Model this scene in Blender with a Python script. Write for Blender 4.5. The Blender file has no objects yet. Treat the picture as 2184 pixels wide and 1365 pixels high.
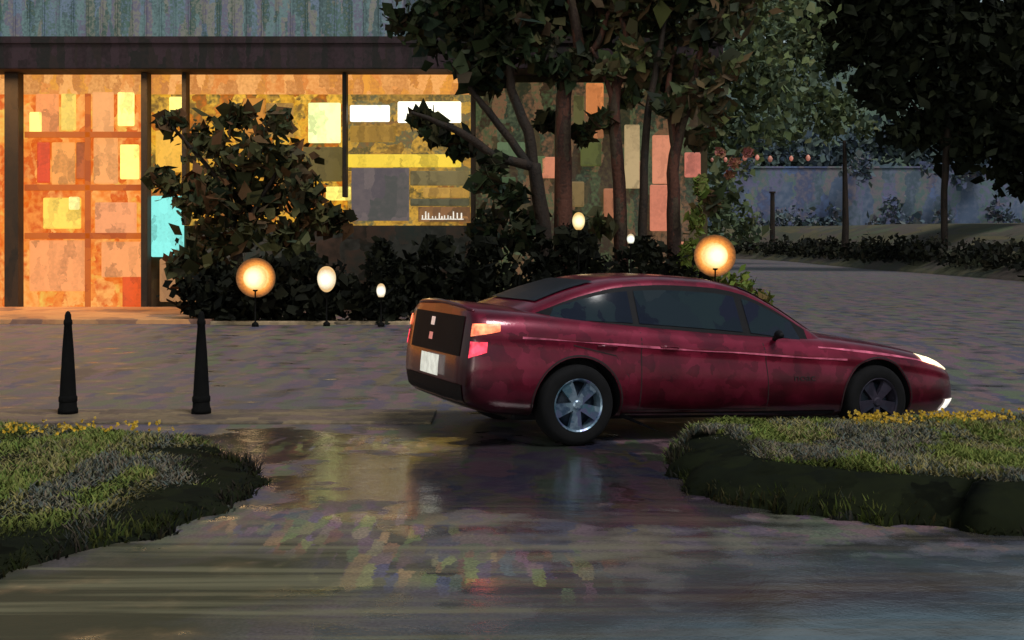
import bpy, bmesh, math, random
import numpy as np
from mathutils import Vector, Matrix
from mathutils.bvhtree import BVHTree
random.seed(7); rng=np.random.default_rng(7)
scene=bpy.context.scene
col=scene.collection
R=math.radians
def lin(c):
    return tuple(((v/255)/12.92 if v/255<=0.04045 else ((v/255+0.055)/1.055)**2.4) for v in c)
# ---------------------------------------------------------------- materials
def nodes_of(name):
    m=bpy.data.materials.new(name); m.use_nodes=True
    nt=m.node_tree; b=nt.nodes['Principled BSDF']
    return m,nt,b
def N(nt,t,**k):
    n=nt.nodes.new(t)
    for a,v in k.items(): setattr(n,a,v)
    return n
def ramp(nt,cols,interp='LINEAR',pos=None):
    r=N(nt,'ShaderNodeValToRGB'); cr=r.color_ramp; cr.interpolation=interp
    n=len(cols)
    while len(cr.elements)<n: cr.elements.new(0.5)
    for i,c in enumerate(cols):
        cr.elements[i].position=pos[i] if pos else (i/n if interp=='CONSTANT' else i/max(1,n-1))
        cr.elements[i].color=(c[0],c[1],c[2],1)
    return r
def dabs(nt,scale,wob=0.12,wscale=9.0,rnd=1.0):
    tc=N(nt,'ShaderNodeTexCoord'); 
    no=N(nt,'ShaderNodeTexNoise'); no.inputs['Scale'].default_value=wscale; no.inputs['Detail'].default_value=4
    nt.links.new(tc.outputs['Object'],no.inputs['Vector'])
    sub=N(nt,'ShaderNodeVectorMath',operation='SUBTRACT'); sub.inputs[1].default_value=(.5,.5,.5)
    nt.links.new(no.outputs['Color'],sub.inputs[0])
    sc=N(nt,'ShaderNodeVectorMath',operation='SCALE'); sc.inputs['Scale'].default_value=wob
    nt.links.new(sub.outputs[0],sc.inputs[0])
    ad=N(nt,'ShaderNodeVectorMath',operation='ADD'); nt.links.new(tc.outputs['Object'],ad.inputs[0]); nt.links.new(sc.outputs[0],ad.inputs[1])
    mp=N(nt,'ShaderNodeMapping'); mp.inputs['Scale'].default_value=scale
    nt.links.new(ad.outputs[0],mp.inputs['Vector'])
    vo=N(nt,'ShaderNodeTexVoronoi',distance='CHEBYCHEV'); vo.inputs['Scale'].default_value=1; vo.inputs['Randomness'].default_value=rnd
    nt.links.new(mp.outputs[0],vo.inputs['Vector'])
    se=N(nt,'ShaderNodeSeparateColor'); nt.links.new(vo.outputs['Color'],se.inputs[0])
    return se,tc
def dabmat(name,cols,scale=(2,2,2),rough=0.8,emit=0.0,wob=0.12,wscale=9,metal=0,bump=0.0,interp='LINEAR',spec=0.3):
    m,nt,b=nodes_of(name)
    se,tc=dabs(nt,scale,wob,wscale)
    no=N(nt,'ShaderNodeTexNoise'); no.inputs['Scale'].default_value=max(scale)*2.5; no.inputs['Detail'].default_value=5
    nt.links.new(tc.outputs['Object'],no.inputs['Vector'])
    ma=N(nt,'ShaderNodeMath',operation='MULTIPLY_ADD'); ma.inputs[1].default_value=0.6; ma.inputs[2].default_value=-0.3
    nt.links.new(no.outputs['Fac'],ma.inputs[0])
    ad=N(nt,'ShaderNodeMath',operation='ADD'); nt.links.new(se.outputs[0],ad.inputs[0]); nt.links.new(ma.outputs[0],ad.inputs[1])
    r=ramp(nt,cols,interp); nt.links.new(ad.outputs[0],r.inputs['Fac'])
    if emit>0:
        b.inputs['Base Color'].default_value=(0.02,0.02,0.02,1)
        nt.links.new(r.outputs['Color'],b.inputs['Emission Color']); b.inputs['Emission Strength'].default_value=emit
    else:
        nt.links.new(r.outputs['Color'],b.inputs['Base Color'])
    b.inputs['Roughness'].default_value=rough; b.inputs['Metallic'].default_value=metal
    b.inputs['Specular IOR Level'].default_value=spec
    if bump>0:
        bp=N(nt,'ShaderNodeBump'); bp.inputs['Strength'].default_value=bump; bp.inputs['Distance'].default_value=0.05
        nt.links.new(no.outputs['Fac'],bp.inputs['Height']); nt.links.new(bp.outputs[0],b.inputs['Normal'])
    return m
def plain(name,c,rough=0.5,metal=0,emit=0,ec=None,coat=0,var=0.25,nscale=12,spec=.5):
    m,nt,b=nodes_of(name)
    no=N(nt,'ShaderNodeTexNoise'); no.inputs['Scale'].default_value=nscale; no.inputs['Detail'].default_value=4
    tc=N(nt,'ShaderNodeTexCoord'); nt.links.new(tc.outputs['Object'],no.inputs['Vector'])
    lo=tuple(v*(1-var) for v in c); hi=tuple(v*(1+var) for v in c)
    r=ramp(nt,[lo,hi],pos=[0.3,0.7]); nt.links.new(no.outputs['Fac'],r.inputs['Fac'])
    nt.links.new(r.outputs['Color'],b.inputs['Base Color'])
    b.inputs['Roughness'].default_value=rough; b.inputs['Metallic'].default_value=metal; b.inputs['Specular IOR Level'].default_value=spec
    b.inputs['Coat Weight'].default_value=coat; b.inputs['Coat Roughness'].default_value=0.06
    if emit>0:
        e=ec or c
        r2=ramp(nt,[tuple(v*(1-var) for v in e),tuple(v*(1+var) for v in e)],pos=[0.35,0.65]); nt.links.new(no.outputs['Fac'],r2.inputs['Fac'])
        nt.links.new(r2.outputs['Color'],b.inputs['Emission Color']); b.inputs['Emission Strength'].default_value=emit
    return m
def leafmat(name,cols,rough=0.8,lo=.45):
    m,nt,b=nodes_of(name)
    g=N(nt,'ShaderNodeNewGeometry')
    r=ramp(nt,cols); nt.links.new(g.outputs['Random Per Island'],r.inputs['Fac'])
    tc=N(nt,'ShaderNodeTexCoord'); no=N(nt,'ShaderNodeTexNoise'); no.inputs['Scale'].default_value=0.6; no.inputs['Detail'].default_value=2
    nt.links.new(tc.outputs['Object'],no.inputs['Vector'])
    r2=ramp(nt,[(lo,lo,lo),(1.25,1.25,1.25)],pos=[.35,.7]); nt.links.new(no.outputs['Fac'],r2.inputs['Fac'])
    mx=N(nt,'ShaderNodeMix',data_type='RGBA',blend_type='MULTIPLY'); mx.inputs['Factor'].default_value=1
    nt.links.new(r.outputs['Color'],mx.inputs['A']); nt.links.new(r2.outputs['Color'],mx.inputs['B'])
    nt.links.new(mx.outputs['Result'],b.inputs['Base Color'])
    b.inputs['Roughness'].default_value=rough; b.inputs['Specular IOR Level'].default_value=0.1
    return m
# ---------------------------------------------------------------- mesh helpers
def mk(name,verts,faces,mat=None,parent=None,smooth=False,loc=None):
    me=bpy.data.meshes.new(name); me.from_pydata([tuple(v) for v in verts],[],[tuple(f) for f in faces]); me.update()
    if smooth:
        for p in me.polygons: p.use_smooth=True
    if mat:
        me.materials.append(mat)
    o=bpy.data.objects.new(name,me); col.objects.link(o)
    if parent: o.parent=parent
    if loc: o.location=loc
    return o
def top(o,label,cat,group=None):
    o['label']=label; o['category']=cat
    if group: o['group']=group
    return o
def empty(name,loc,label,cat,group=None):
    o=bpy.data.objects.new(name,None); o.empty_display_size=0.3; o.location=loc; col.objects.link(o)
    return top(o,label,cat,group)
def kind(o,k): o['kind']=k; return o
class MB:
    def __init__(s): s.v=[]; s.f=[]
    def add(s,v,f):
        n=len(s.v); s.v+= [tuple(a) for a in v]; s.f+=[tuple(i+n for i in q) for q in f]
    def box(s,x0,x1,y0,y1,z0,z1,bev=0.0):
        if bev<=0:
            v=[(x0,y0,z0),(x1,y0,z0),(x1,y1,z0),(x0,y1,z0),(x0,y0,z1),(x1,y0,z1),(x1,y1,z1),(x0,y1,z1)]
            s.add(v,[(0,3,2,1),(4,5,6,7),(0,1,5,4),(1,2,6,5),(2,3,7,6),(3,0,4,7)])
        else:
            bm=bmesh.new(); bmesh.ops.create_cube(bm,size=1)
            for q in bm.verts: q.co=Vector(((x0+x1)/2+q.co.x*(x1-x0),(y0+y1)/2+q.co.y*(y1-y0),(z0+z1)/2+q.co.z*(z1-z0)))
            bmesh.ops.bevel(bm,geom=list(bm.edges),offset=bev,segments=2,affect='EDGES',profile=.5)
            bm.verts.index_update(); s.add([q.co for q in bm.verts],[[w.index for w in f.verts] for f in bm.faces]); bm.free()
    def tube(s,pts,rad,n=8,cap=True):
        pts=[Vector(p) for p in pts]; rings=[]
        for i,p in enumerate(pts):
            d=(pts[min(i+1,len(pts)-1)]-pts[max(i-1,0)]).normalized()
            a=d.cross(Vector((0.13,1,0.07))).normalized() if abs(d.y)<.95 else d.cross(Vector((1,0,0))).normalized()
            b=d.cross(a).normalized(); r=rad[i]
            rings.append([p+a*math.cos(2*math.pi*k/n)*r+b*math.sin(2*math.pi*k/n)*r for k in range(n)])
        v=[q for r in rings for q in r]; f=[]
        for i in range(len(pts)-1):
            for k in range(n):
                f.append((i*n+k,i*n+(k+1)%n,(i+1)*n+(k+1)%n,(i+1)*n+k))
        if cap: f.append(tuple(range(n))[::-1]); f.append(tuple((len(pts)-1)*n+k for k in range(n)))
        s.add(v,f)
    def revolve(s,prof,n=24,axis='z',c=(0,0,0)):
        v=[];f=[]
        for (r,h) in prof:
            for k in range(n):
                a=2*math.pi*k/n
                if axis=='z': v.append((c[0]+r*math.cos(a),c[1]+r*math.sin(a),c[2]+h))
                else: v.append((c[0]+r*math.cos(a),c[1]+h,c[2]+r*math.sin(a)))
        for i in range(len(prof)-1):
            for k in range(n): f.append((i*n+k,i*n+(k+1)%n,(i+1)*n+(k+1)%n,(i+1)*n+k))
        s.add(v,f)
    def obj(s,name,mat,parent=None,smooth=False,loc=None): return mk(name,s.v,s.f,mat,parent,smooth,loc)
def smoothpath(pts,rad,sub=3,jit=0.0):
    P=[Vector(p) for p in pts]; out=[];ro=[]
    for i in range(len(P)-1):
        p0=P[max(i-1,0)];p1=P[i];p2=P[i+1];p3=P[min(i+2,len(P)-1)]
        for k in range(sub):
            t=k/sub
            q=0.5*((2*p1)+(p2-p0)*t+(2*p0-5*p1+4*p2-p3)*t*t+(-p0+3*p1-3*p2+p3)*t**3)
            if jit and (i or k): q=q+Vector([random.uniform(-jit,jit) for _ in range(3)])
            out.append(q); ro.append(rad[i]*(1-t)+rad[i+1]*t)
    out.append(P[-1]); ro.append(rad[-1]); return out,ro
def dabcloud(clumps,per,smin,smax):
    V=[];F=[]
    for (cx,cy,cz,rx,ry,rz) in clumps:
        n=int(per*max(.3,(rx*ry*rz)**(2/3)))
        for _ in range(n):
            d=rng.normal(size=3); d/=np.linalg.norm(d)+1e-9
            rr=rng.random()**0.45*(1+0.20*rng.normal())
            c=np.array([cx+d[0]*rx*rr,cy+d[1]*ry*rr,cz+d[2]*rz*rr])
            a=rng.normal(size=3); a/=np.linalg.norm(a); t=rng.normal(size=3); b=np.cross(a,t); b/=np.linalg.norm(b)+1e-9
            s=smin+(smax-smin)*rng.random()**2; w=s*rng.uniform(.4,.8)
            k=len(V)
            n2=np.cross(a,b)*s*rng.uniform(-.25,.25)
            V+= [tuple(c-a*s-b*w*rng.uniform(.2,.9)),tuple(c-b*w+a*s*.5+n2),tuple(c+a*s+b*w*rng.uniform(-.3,.5)),tuple(c+b*w-n2)]
            F.append((k,k+1,k+2,k+3))
    return V,F
def sstep(a,b,x):
    t=max(0,min(1,(x-a)/(b-a))); return t*t*(3-2*t)
def zg(x,y):
    """gentle cross-fall of the road towards the gully beside the car"""
    a=-.0425*max(0,min(4.2,x-.5))*(1-sstep(8,16,x))
    return a*sstep(6.2,9.6,y)*(1-sstep(14,21,y))
# ---------------------------------------------------------------- world / camera / sun
w=bpy.data.worlds.new('World'); scene.world=w; w.use_nodes=True
nt=w.node_tree; bg=nt.nodes['Background']
sk=N(nt,'ShaderNodeTexSky',sky_type='NISHITA'); sk.sun_disc=False; sk.sun_elevation=R(12); sk.sun_rotation=R(200); sk.air_density=1.0; sk.dust_density=1
hsv=N(nt,'ShaderNodeHueSaturation'); hsv.inputs['Saturation'].default_value=.4; nt.links.new(sk.outputs[0],hsv.inputs['Color'])
hs=N(nt,'ShaderNodeMix',data_type='RGBA',blend_type='MULTIPLY'); hs.inputs['Factor'].default_value=1; hs.inputs['B'].default_value=(0.9,1.0,1.02,1)
nt.links.new(hsv.outputs[0],hs.inputs['A']); nt.links.new(hs.outputs['Result'],bg.inputs[0]); bg.inputs[1].default_value=0.075
sun=bpy.data.lights.new('sun','SUN'); sun.energy=2.3; sun.angle=R(18); sun.color=(1.0,0.97,0.94)
so=bpy.data.objects.new('sun',sun); col.objects.link(so)
sd=Vector((-0.45,0.52,-1.0)).normalized()
so.rotation_euler=sd.to_track_quat('-Z','Y').to_euler()
cam=bpy.data.cameras.new('camera'); cam.lens=42.9; cam.sensor_width=36; cam.shift_y=-0.0765; cam.clip_end=2000
co=bpy.data.objects.new('camera',cam); co.location=(0,0,1.7); co.rotation_euler=(R(90),0,0); col.objects.link(co); scene.camera=co
scene.view_settings.view_transform='Standard'; scene.view_settings.look='None'; scene.view_settings.exposure=0

# ---------------------------------------------------------------- ground, road
m_ground=dabmat('soil_and_grass',[(.02,.025,.012),(.035,.04,.02)],(1,1,1),.9)
g=mk('ground',[(-600,-60,-.4),(600,-60,-.4),(600,900,-.4),(-600,900,-.4)],[(0,1,2,3)],m_ground); kind(g,'structure')
def blob(nt,tc,cx,cy,rx,ry,rot=0):
    mp=N(nt,'ShaderNodeMapping',vector_type='TEXTURE'); mp.inputs['Location'].default_value=(cx,cy,0); mp.inputs['Scale'].default_value=(rx,ry,50); mp.inputs['Rotation'].default_value=(0,0,R(rot))
    nt.links.new(tc.outputs['Object'],mp.inputs[0]); g=N(nt,'ShaderNodeTexGradient',gradient_type='SPHERICAL'); nt.links.new(mp.outputs[0],g.inputs[0]); return g.outputs['Fac']
def mth(nt,op,a,b=None,clamp=False,c=None):
    m=N(nt,'ShaderNodeMath',operation=op); m.use_clamp=clamp
    for i,v in enumerate((a,b,c)):
        if v is None: continue
        if isinstance(v,(int,float)): m.inputs[i].default_value=v
        else: nt.links.new(v,m.inputs[i])
    return m.outputs[0]
def mixc(nt,f,a,b,bt='MIX'):
    mx=N(nt,'ShaderNodeMix',data_type='RGBA',blend_type=bt)
    for k,v in (('Factor',f),('A',a),('B',b)):
        if isinstance(v,(int,float)): mx.inputs[k].default_value=v
        elif isinstance(v,tuple): mx.inputs[k].default_value=(*v[:3],1)
        else: nt.links.new(v,mx.inputs[k])
    return mx.outputs['Result']
def roadmat():
    m,nt,b=nodes_of('wet_asphalt')
    se,tc=dabs(nt,(2.2,.6,1),0.5,4)
    se2,_=dabs(nt,(5,1.2,1),0.35,7)
    ad=mth(nt,'ADD',mth(nt,'MULTIPLY',se.outputs[0],.5),mth(nt,'MULTIPLY',se2.outputs[1],.5))
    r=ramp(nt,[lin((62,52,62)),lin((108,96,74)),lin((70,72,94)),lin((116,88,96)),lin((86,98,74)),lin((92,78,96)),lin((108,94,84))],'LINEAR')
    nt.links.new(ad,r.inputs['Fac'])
    fine=N(nt,'ShaderNodeTexNoise'); fine.inputs['Scale'].default_value=60; fine.inputs['Detail'].default_value=3
    nt.links.new(tc.outputs['Object'],fine.inputs['Vector'])
    med=N(nt,'ShaderNodeTexNoise'); med.inputs['Scale'].default_value=2.6; med.inputs['Detail'].default_value=6
    mp=N(nt,'ShaderNodeMapping'); mp.inputs['Scale'].default_value=(.8,1.0,1); nt.links.new(tc.outputs['Object'],mp.inputs[0]); nt.links.new(mp.outputs[0],med.inputs['Vector'])
    rip=N(nt,'ShaderNodeTexNoise'); rip.inputs['Scale'].default_value=7; rip.inputs['Detail'].default_value=3
    nt.links.new(tc.outputs['Object'],rip.inputs['Vector'])
    p1=blob(nt,tc,.3,8.9,3.2,2.3,-8); p2=blob(nt,tc,2.4,5.3,4.4,2.2,4); p3=blob(nt,tc,-2.0,10.1,1.7,1.3)
    pu=mth(nt,'MAXIMUM',mth(nt,'MAXIMUM',p1,p2),p3)
    nz=mth(nt,'MULTIPLY_ADD',med.outputs['Fac'],1.7,False,-.85)
    pm=mth(nt,'ADD',pu,nz)
    rr=ramp(nt,[(.62,.62,.62),(.42,.42,.42),(.10,.10,.10)],pos=[.05,.24,.40]); nt.links.new(pm,rr.inputs['Fac'])
    nt.links.new(rr.outputs['Color'],b.inputs['Roughness'])
    fr=ramp(nt,[(.6,.6,.6),(1.45,1.45,1.45)],pos=[.35,.65]); nt.links.new(fine.outputs['Fac'],fr.inputs['Fac'])
    c=mixc(nt,.8,r.outputs['Color'],fr.outputs['Color'],'MULTIPLY')
    wd=ramp(nt,[(1,1,1),(.32,.34,.38)],pos=[.1,.4]); nt.links.new(pm,wd.inputs['Fac'])
    c=mixc(nt,1.0,c,wd.outputs['Color'],'MULTIPLY')
    nearg=blob(nt,tc,0,3.2,12,5.0)
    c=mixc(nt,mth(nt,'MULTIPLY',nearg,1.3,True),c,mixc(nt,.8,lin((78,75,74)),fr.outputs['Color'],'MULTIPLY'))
    p6=blob(nt,tc,2.6,5.3,3.6,1.7,6); c=mixc(nt,mth(nt,'MULTIPLY',mth(nt,'ADD',p6,mth(nt,'MULTIPLY',nz,.5),True),1.6,True),c,lin((84,102,112)))  # bluish sky sheen painted into the foreground road colour
    p8=blob(nt,tc,1.4,5.9,1.8,.5,8); c=mixc(nt,mth(nt,'MULTIPLY',mth(nt,'ADD',p8,mth(nt,'MULTIPLY',nz,.8),True),1.0,True),c,lin((62,36,40)))  # dull red reflection painted into the road colour
    p4=blob(nt,tc,-2.1,5.7,2.2,1.2,38)
    c=mixc(nt,mth(nt,'MULTIPLY',mth(nt,'ADD',p4,mth(nt,'MULTIPLY',nz,.6),True),2.0,True),c,lin((46,48,26)))
    st=N(nt,'ShaderNodeTexNoise'); st.inputs['Scale'].default_value=1; st.inputs['Detail'].default_value=7; st.inputs['Distortion'].default_value=.5
    mps=N(nt,'ShaderNodeMapping'); mps.inputs['Rotation'].default_value=(0,0,R(-52)); mps.inputs['Scale'].default_value=(.35,7,1)
    nt.links.new(tc.outputs['Object'],mps.inputs[0]); nt.links.new(mps.outputs[0],st.inputs['Vector'])
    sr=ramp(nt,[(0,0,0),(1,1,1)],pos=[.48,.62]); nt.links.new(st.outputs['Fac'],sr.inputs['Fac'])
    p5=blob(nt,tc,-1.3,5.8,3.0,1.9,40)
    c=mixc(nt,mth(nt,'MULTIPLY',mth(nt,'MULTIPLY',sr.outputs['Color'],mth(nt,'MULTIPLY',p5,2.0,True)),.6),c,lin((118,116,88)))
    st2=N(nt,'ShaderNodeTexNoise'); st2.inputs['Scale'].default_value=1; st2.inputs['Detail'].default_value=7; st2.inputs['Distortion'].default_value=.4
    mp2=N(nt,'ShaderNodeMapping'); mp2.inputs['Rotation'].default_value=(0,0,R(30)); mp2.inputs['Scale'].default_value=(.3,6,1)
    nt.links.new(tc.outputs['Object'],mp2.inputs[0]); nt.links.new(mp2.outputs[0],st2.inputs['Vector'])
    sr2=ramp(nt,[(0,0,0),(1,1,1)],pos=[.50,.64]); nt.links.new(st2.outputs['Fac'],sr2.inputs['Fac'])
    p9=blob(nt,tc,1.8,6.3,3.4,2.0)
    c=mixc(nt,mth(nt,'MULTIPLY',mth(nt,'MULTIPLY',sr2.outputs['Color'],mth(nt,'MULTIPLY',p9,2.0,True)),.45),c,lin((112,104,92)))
    # broken coloured light reflections painted into the asphalt as dabs
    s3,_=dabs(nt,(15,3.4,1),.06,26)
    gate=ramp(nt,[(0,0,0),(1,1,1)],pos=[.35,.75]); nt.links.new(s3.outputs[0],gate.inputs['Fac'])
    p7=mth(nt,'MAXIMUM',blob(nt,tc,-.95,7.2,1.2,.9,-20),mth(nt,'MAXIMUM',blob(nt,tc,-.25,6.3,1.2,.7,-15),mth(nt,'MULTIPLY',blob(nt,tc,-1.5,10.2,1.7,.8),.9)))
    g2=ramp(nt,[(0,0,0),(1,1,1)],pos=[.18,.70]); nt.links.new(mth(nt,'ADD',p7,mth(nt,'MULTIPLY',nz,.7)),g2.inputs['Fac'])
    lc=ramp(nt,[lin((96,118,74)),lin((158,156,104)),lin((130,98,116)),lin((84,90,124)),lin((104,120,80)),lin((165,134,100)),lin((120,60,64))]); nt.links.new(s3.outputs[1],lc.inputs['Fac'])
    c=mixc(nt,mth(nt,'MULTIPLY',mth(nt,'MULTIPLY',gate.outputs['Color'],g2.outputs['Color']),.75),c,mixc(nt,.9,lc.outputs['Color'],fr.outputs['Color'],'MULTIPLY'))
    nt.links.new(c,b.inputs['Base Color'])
    bp=N(nt,'ShaderNodeBump'); bp.inputs['Strength'].default_value=.4; bp.inputs['Distance'].default_value=.018
    nt.links.new(med.outputs['Fac'],bp.inputs['Height'])
    bp1=N(nt,'ShaderNodeBump'); bp1.inputs['Strength'].default_value=.3; bp1.inputs['Distance'].default_value=.006
    nt.links.new(rip.outputs['Fac'],bp1.inputs['Height']); nt.links.new(bp.outputs[0],bp1.inputs['Normal'])
    bp2=N(nt,'ShaderNodeBump'); bp2.inputs['Strength'].default_value=.3; bp2.inputs['Distance'].default_value=.003
    nt.links.new(fine.outputs['Fac'],bp2.inputs['Height']); nt.links.new(bp1.outputs[0],bp2.inputs['Normal'])
    nt.links.new(bp2.outputs[0],b.inputs['Normal'])
    b.inputs['Specular IOR Level'].default_value=.6
    return m
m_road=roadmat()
xs=[-60,-20,-8,0,.5]+[.5+.5*i for i in range(1,24)]+[16,30,60]
ys=[-8,0,4,6.2]+[6.7+.5*i for i in range(30)]+[25.2,60,135]
V=[(x,y,zg(x,y)) for y in ys for x in xs]; n=len(xs)
F=[(j*n+i,j*n+i+1,(j+1)*n+i+1,(j+1)*n+i) for j in range(len(ys)-1) for i in range(n-1)]
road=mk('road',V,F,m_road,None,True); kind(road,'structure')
m_terr=dabmat('wet_terrace_paving',[lin((170,115,80)),lin((200,145,95)),lin((130,95,80))],(1.6,1,1),.5,bump=.1)  # orange glow on the paving is put into its colour
b=MB(); b.box(-40,-6.2,25.2,30.0,-.1,.10,.02); t=b.obj('terrace_pavement',m_terr); kind(t,'structure')
m_pave=dabmat('damp_kerb_stone',[lin((96,86,72)),lin((130,114,90)),lin((80,72,68)),lin((112,96,88))],(3,6,2),.6,bump=.4)
b=MB(); b.box(-6.18,-1.6,24.95,25.15,-.1,.07,.02); t=b.obj('kerb',dabmat('pale_kerb',[lin((100,86,70)),lin((170,150,120)),lin((70,62,50))],(2,3,3),.6)); kind(t,'structure')
b=MB(); b.box(-5.4,-.75,11.35,12.2,-.1,.026,.010); t=b.obj('pavement',m_pave); kind(t,'structure')

# ---------------------------------------------------------------- grass verges
m_bank=dabmat('shaded_bank_soil',[(.004,.005,.003),(.012,.015,.007),(.007,.009,.006)],(5,5,5),.95,spec=.05)  # shade along the verge edge put into a near-black soil colour
def smoothpoly(poly,sub=7):
    n=len(poly); out=[]
    for i in range(n):
        p0,p1,p2,p3=[Vector(poly[(i+k-1)%n]) for k in range(4)]
        for k in range(sub):
            t=k/sub; q=0.5*((2*p1)+(p2-p0)*t+(2*p0-5*p1+4*p2-p3)*t*t+(-p0+3*p1-3*p2+p3)*t**3)
            out.append((q.x+random.uniform(-.09,.09),q.y+random.uniform(-.08,.08)))
    return out
def inside(x,y,P):
    c=False;n=len(P);j=n-1
    for i in range(n):
        if (P[i][1]>y)!=(P[j][1]>y) and x<(P[j][0]-P[i][0])*(y-P[i][1])/(P[j][1]-P[i][1]+1e-12)+P[i][0]: c=not c
        j=i
    return c
def edgedist(x,y,P):
    best=9;n=len(P)
    for i in range(n):
        ax,ay=P[i];bx,by=P[(i+1)%n]; dx,dy=bx-ax,by-ay
        t=max(0,min(1,((x-ax)*dx+(y-ay)*dy)/(dx*dx+dy*dy+1e-12)))
        best=min(best,math.hypot(x-ax-t*dx,y-ay-t*dy))
    return best
def grassmat():
    m,nt,b=nodes_of('grass_blades')
    g=N(nt,'ShaderNodeNewGeometry')
    r=ramp(nt,[lin((62,72,42)),lin((112,116,60)),lin((86,106,50)),lin((130,118,76)),lin((74,86,84)),lin((108,94,80)),lin((82,108,52))])
    se,tc=dabs(nt,(3.2,1.3,2),.25,6)
    mm=mth(nt,'MULTIPLY_ADD',g.outputs['Random Per Island'],.28,False,mth(nt,'MULTIPLY',se.outputs[0],.72))
    nt.links.new(mm,r.inputs['Fac'])
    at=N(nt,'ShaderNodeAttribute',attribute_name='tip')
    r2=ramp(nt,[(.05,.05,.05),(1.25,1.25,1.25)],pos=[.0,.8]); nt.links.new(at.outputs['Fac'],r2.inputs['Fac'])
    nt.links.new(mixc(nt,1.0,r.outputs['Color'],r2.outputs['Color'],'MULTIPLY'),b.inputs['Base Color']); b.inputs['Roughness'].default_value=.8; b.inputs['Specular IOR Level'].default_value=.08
    return m
m_grass=grassmat()
def verge(name,poly,h,n):
    P=smoothpoly(poly); k=len(P); cx=sum(p[0] for p in P)/k; cy=sum(p[1] for p in P)/k
    V=[(x,y,zg(x,y)-.03) for x,y in P]
    for s,hh in ((.985,h*.3),(.94,h*.65),(.85,h*.92),(.4,h*.97)): V+=[(cx+(x-cx)*s,cy+(y-cy)*s,hh+zg(cx+(x-cx)*s,cy+(y-cy)*s)) for x,y in P]
    F=[]
    for a in range(4):
        for i in range(k): F.append((a*k+i,a*k+(i+1)%k,(a+1)*k+(i+1)%k,(a+1)*k+i))
    V.append((cx,cy,h*.97+zg(cx,cy)))
    for i in range(k): F.append((4*k+i,4*k+(i+1)%k,len(V)-1))
    o=mk(name,V,F,m_bank,None,True); kind(o,'structure')
    xs=[p[0] for p in P]; ys=[p[1] for p in P]; gv=[];gf=[];tip=[]; c=0
    x0,x1=max(min(xs),-6.5),min(max(xs),7.5)
    while c<n:
        x=random.uniform(x0,x1); y=random.uniform(min(ys)-.05,max(ys)+.05)
        if not inside(x,y,P): continue
        e=edgedist(x,y,P); near=1 if y<9.6 else 0
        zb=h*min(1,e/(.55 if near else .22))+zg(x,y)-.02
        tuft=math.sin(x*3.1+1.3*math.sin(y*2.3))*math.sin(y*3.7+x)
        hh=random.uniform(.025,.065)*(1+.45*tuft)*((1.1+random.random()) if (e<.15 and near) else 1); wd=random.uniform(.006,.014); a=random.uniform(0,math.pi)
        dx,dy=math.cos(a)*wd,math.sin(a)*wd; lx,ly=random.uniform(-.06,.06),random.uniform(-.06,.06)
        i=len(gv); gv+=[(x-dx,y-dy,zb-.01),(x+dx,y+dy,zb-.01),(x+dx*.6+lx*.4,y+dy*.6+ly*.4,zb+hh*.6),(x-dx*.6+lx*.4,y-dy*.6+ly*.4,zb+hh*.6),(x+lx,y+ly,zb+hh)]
        dk=((.08+.92*sstep(.0,.75,e+.22*math.sin(x*5)*math.sin(y*4)+.15*tuft-.05)) if near else (.4+.6*min(1,e/.3)))*(1-.3*max(0,-tuft))  # shadow at the near edge painted into the blade tone
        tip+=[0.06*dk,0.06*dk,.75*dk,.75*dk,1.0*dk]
        gf+=[(i,i+1,i+2,i+3),(i+3,i+2,i+4)]; c+=1
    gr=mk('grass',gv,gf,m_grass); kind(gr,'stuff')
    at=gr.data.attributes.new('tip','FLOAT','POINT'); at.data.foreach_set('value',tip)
    return P
PL=verge('grass_verge',[(-2.8,5.9),(-2.3,6.7),(-1.85,7.5),(-1.75,8.6),(-2.3,9.7),(-2.9,10.5),(-4.8,11.0),(-9,11.0),(-9,4.0),(-4.5,4.7)],.08,65000)
PR=verge('grass_verge',[(1.5,10.40),(1.2,9.3),(1.25,8.4),(1.6,7.8),(2.3,7.4),(3.2,7.15),(5,6.9),(9,6.5),(10,12.3),(6.5,12.2),(4.9,11.6),(3.5,11.05),(2.3,10.65)],.26,100000)
m_flow=leafmat('yellow_petals',[(.42,.26,.02),(.62,.38,.04),(.45,.32,.08)],lo=.7)
for (xa,xb,ya,yb,n) in [(-4.6,-2.9,10.3,10.7,70),(2.9,4.45,10.6,11.15,190),(4.6,5.4,11.3,11.7,22)]:
    V=[];F=[]
    for _ in range(n):
        t=random.random(); x=xa+(xb-xa)*t+random.gauss(0,.05); y=ya+(yb-ya)*(t if xa>0 else random.random())+random.uniform(-.4,.04); z=(.11 if xa<0 else .275)+zg(x,y)+random.uniform(0,.05)
        for q in range(3):
            a=random.uniform(0,6.28); s=random.uniform(.008,.028); i=len(V)
            V+=[(x,y,z),(x+s*math.cos(a),y-s*.3,z+s*math.sin(a)),(x+s*1.3*math.cos(a+.7),y+s*.2,z+s*1.3*math.sin(a+.7)),(x+s*math.cos(a+1.4),y,z+s*math.sin(a+1.4))]
            F.append((i,i+1,i+2,i+3))
    kind(mk('yellow_flowers',V,F,m_flow),'stuff')

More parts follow.
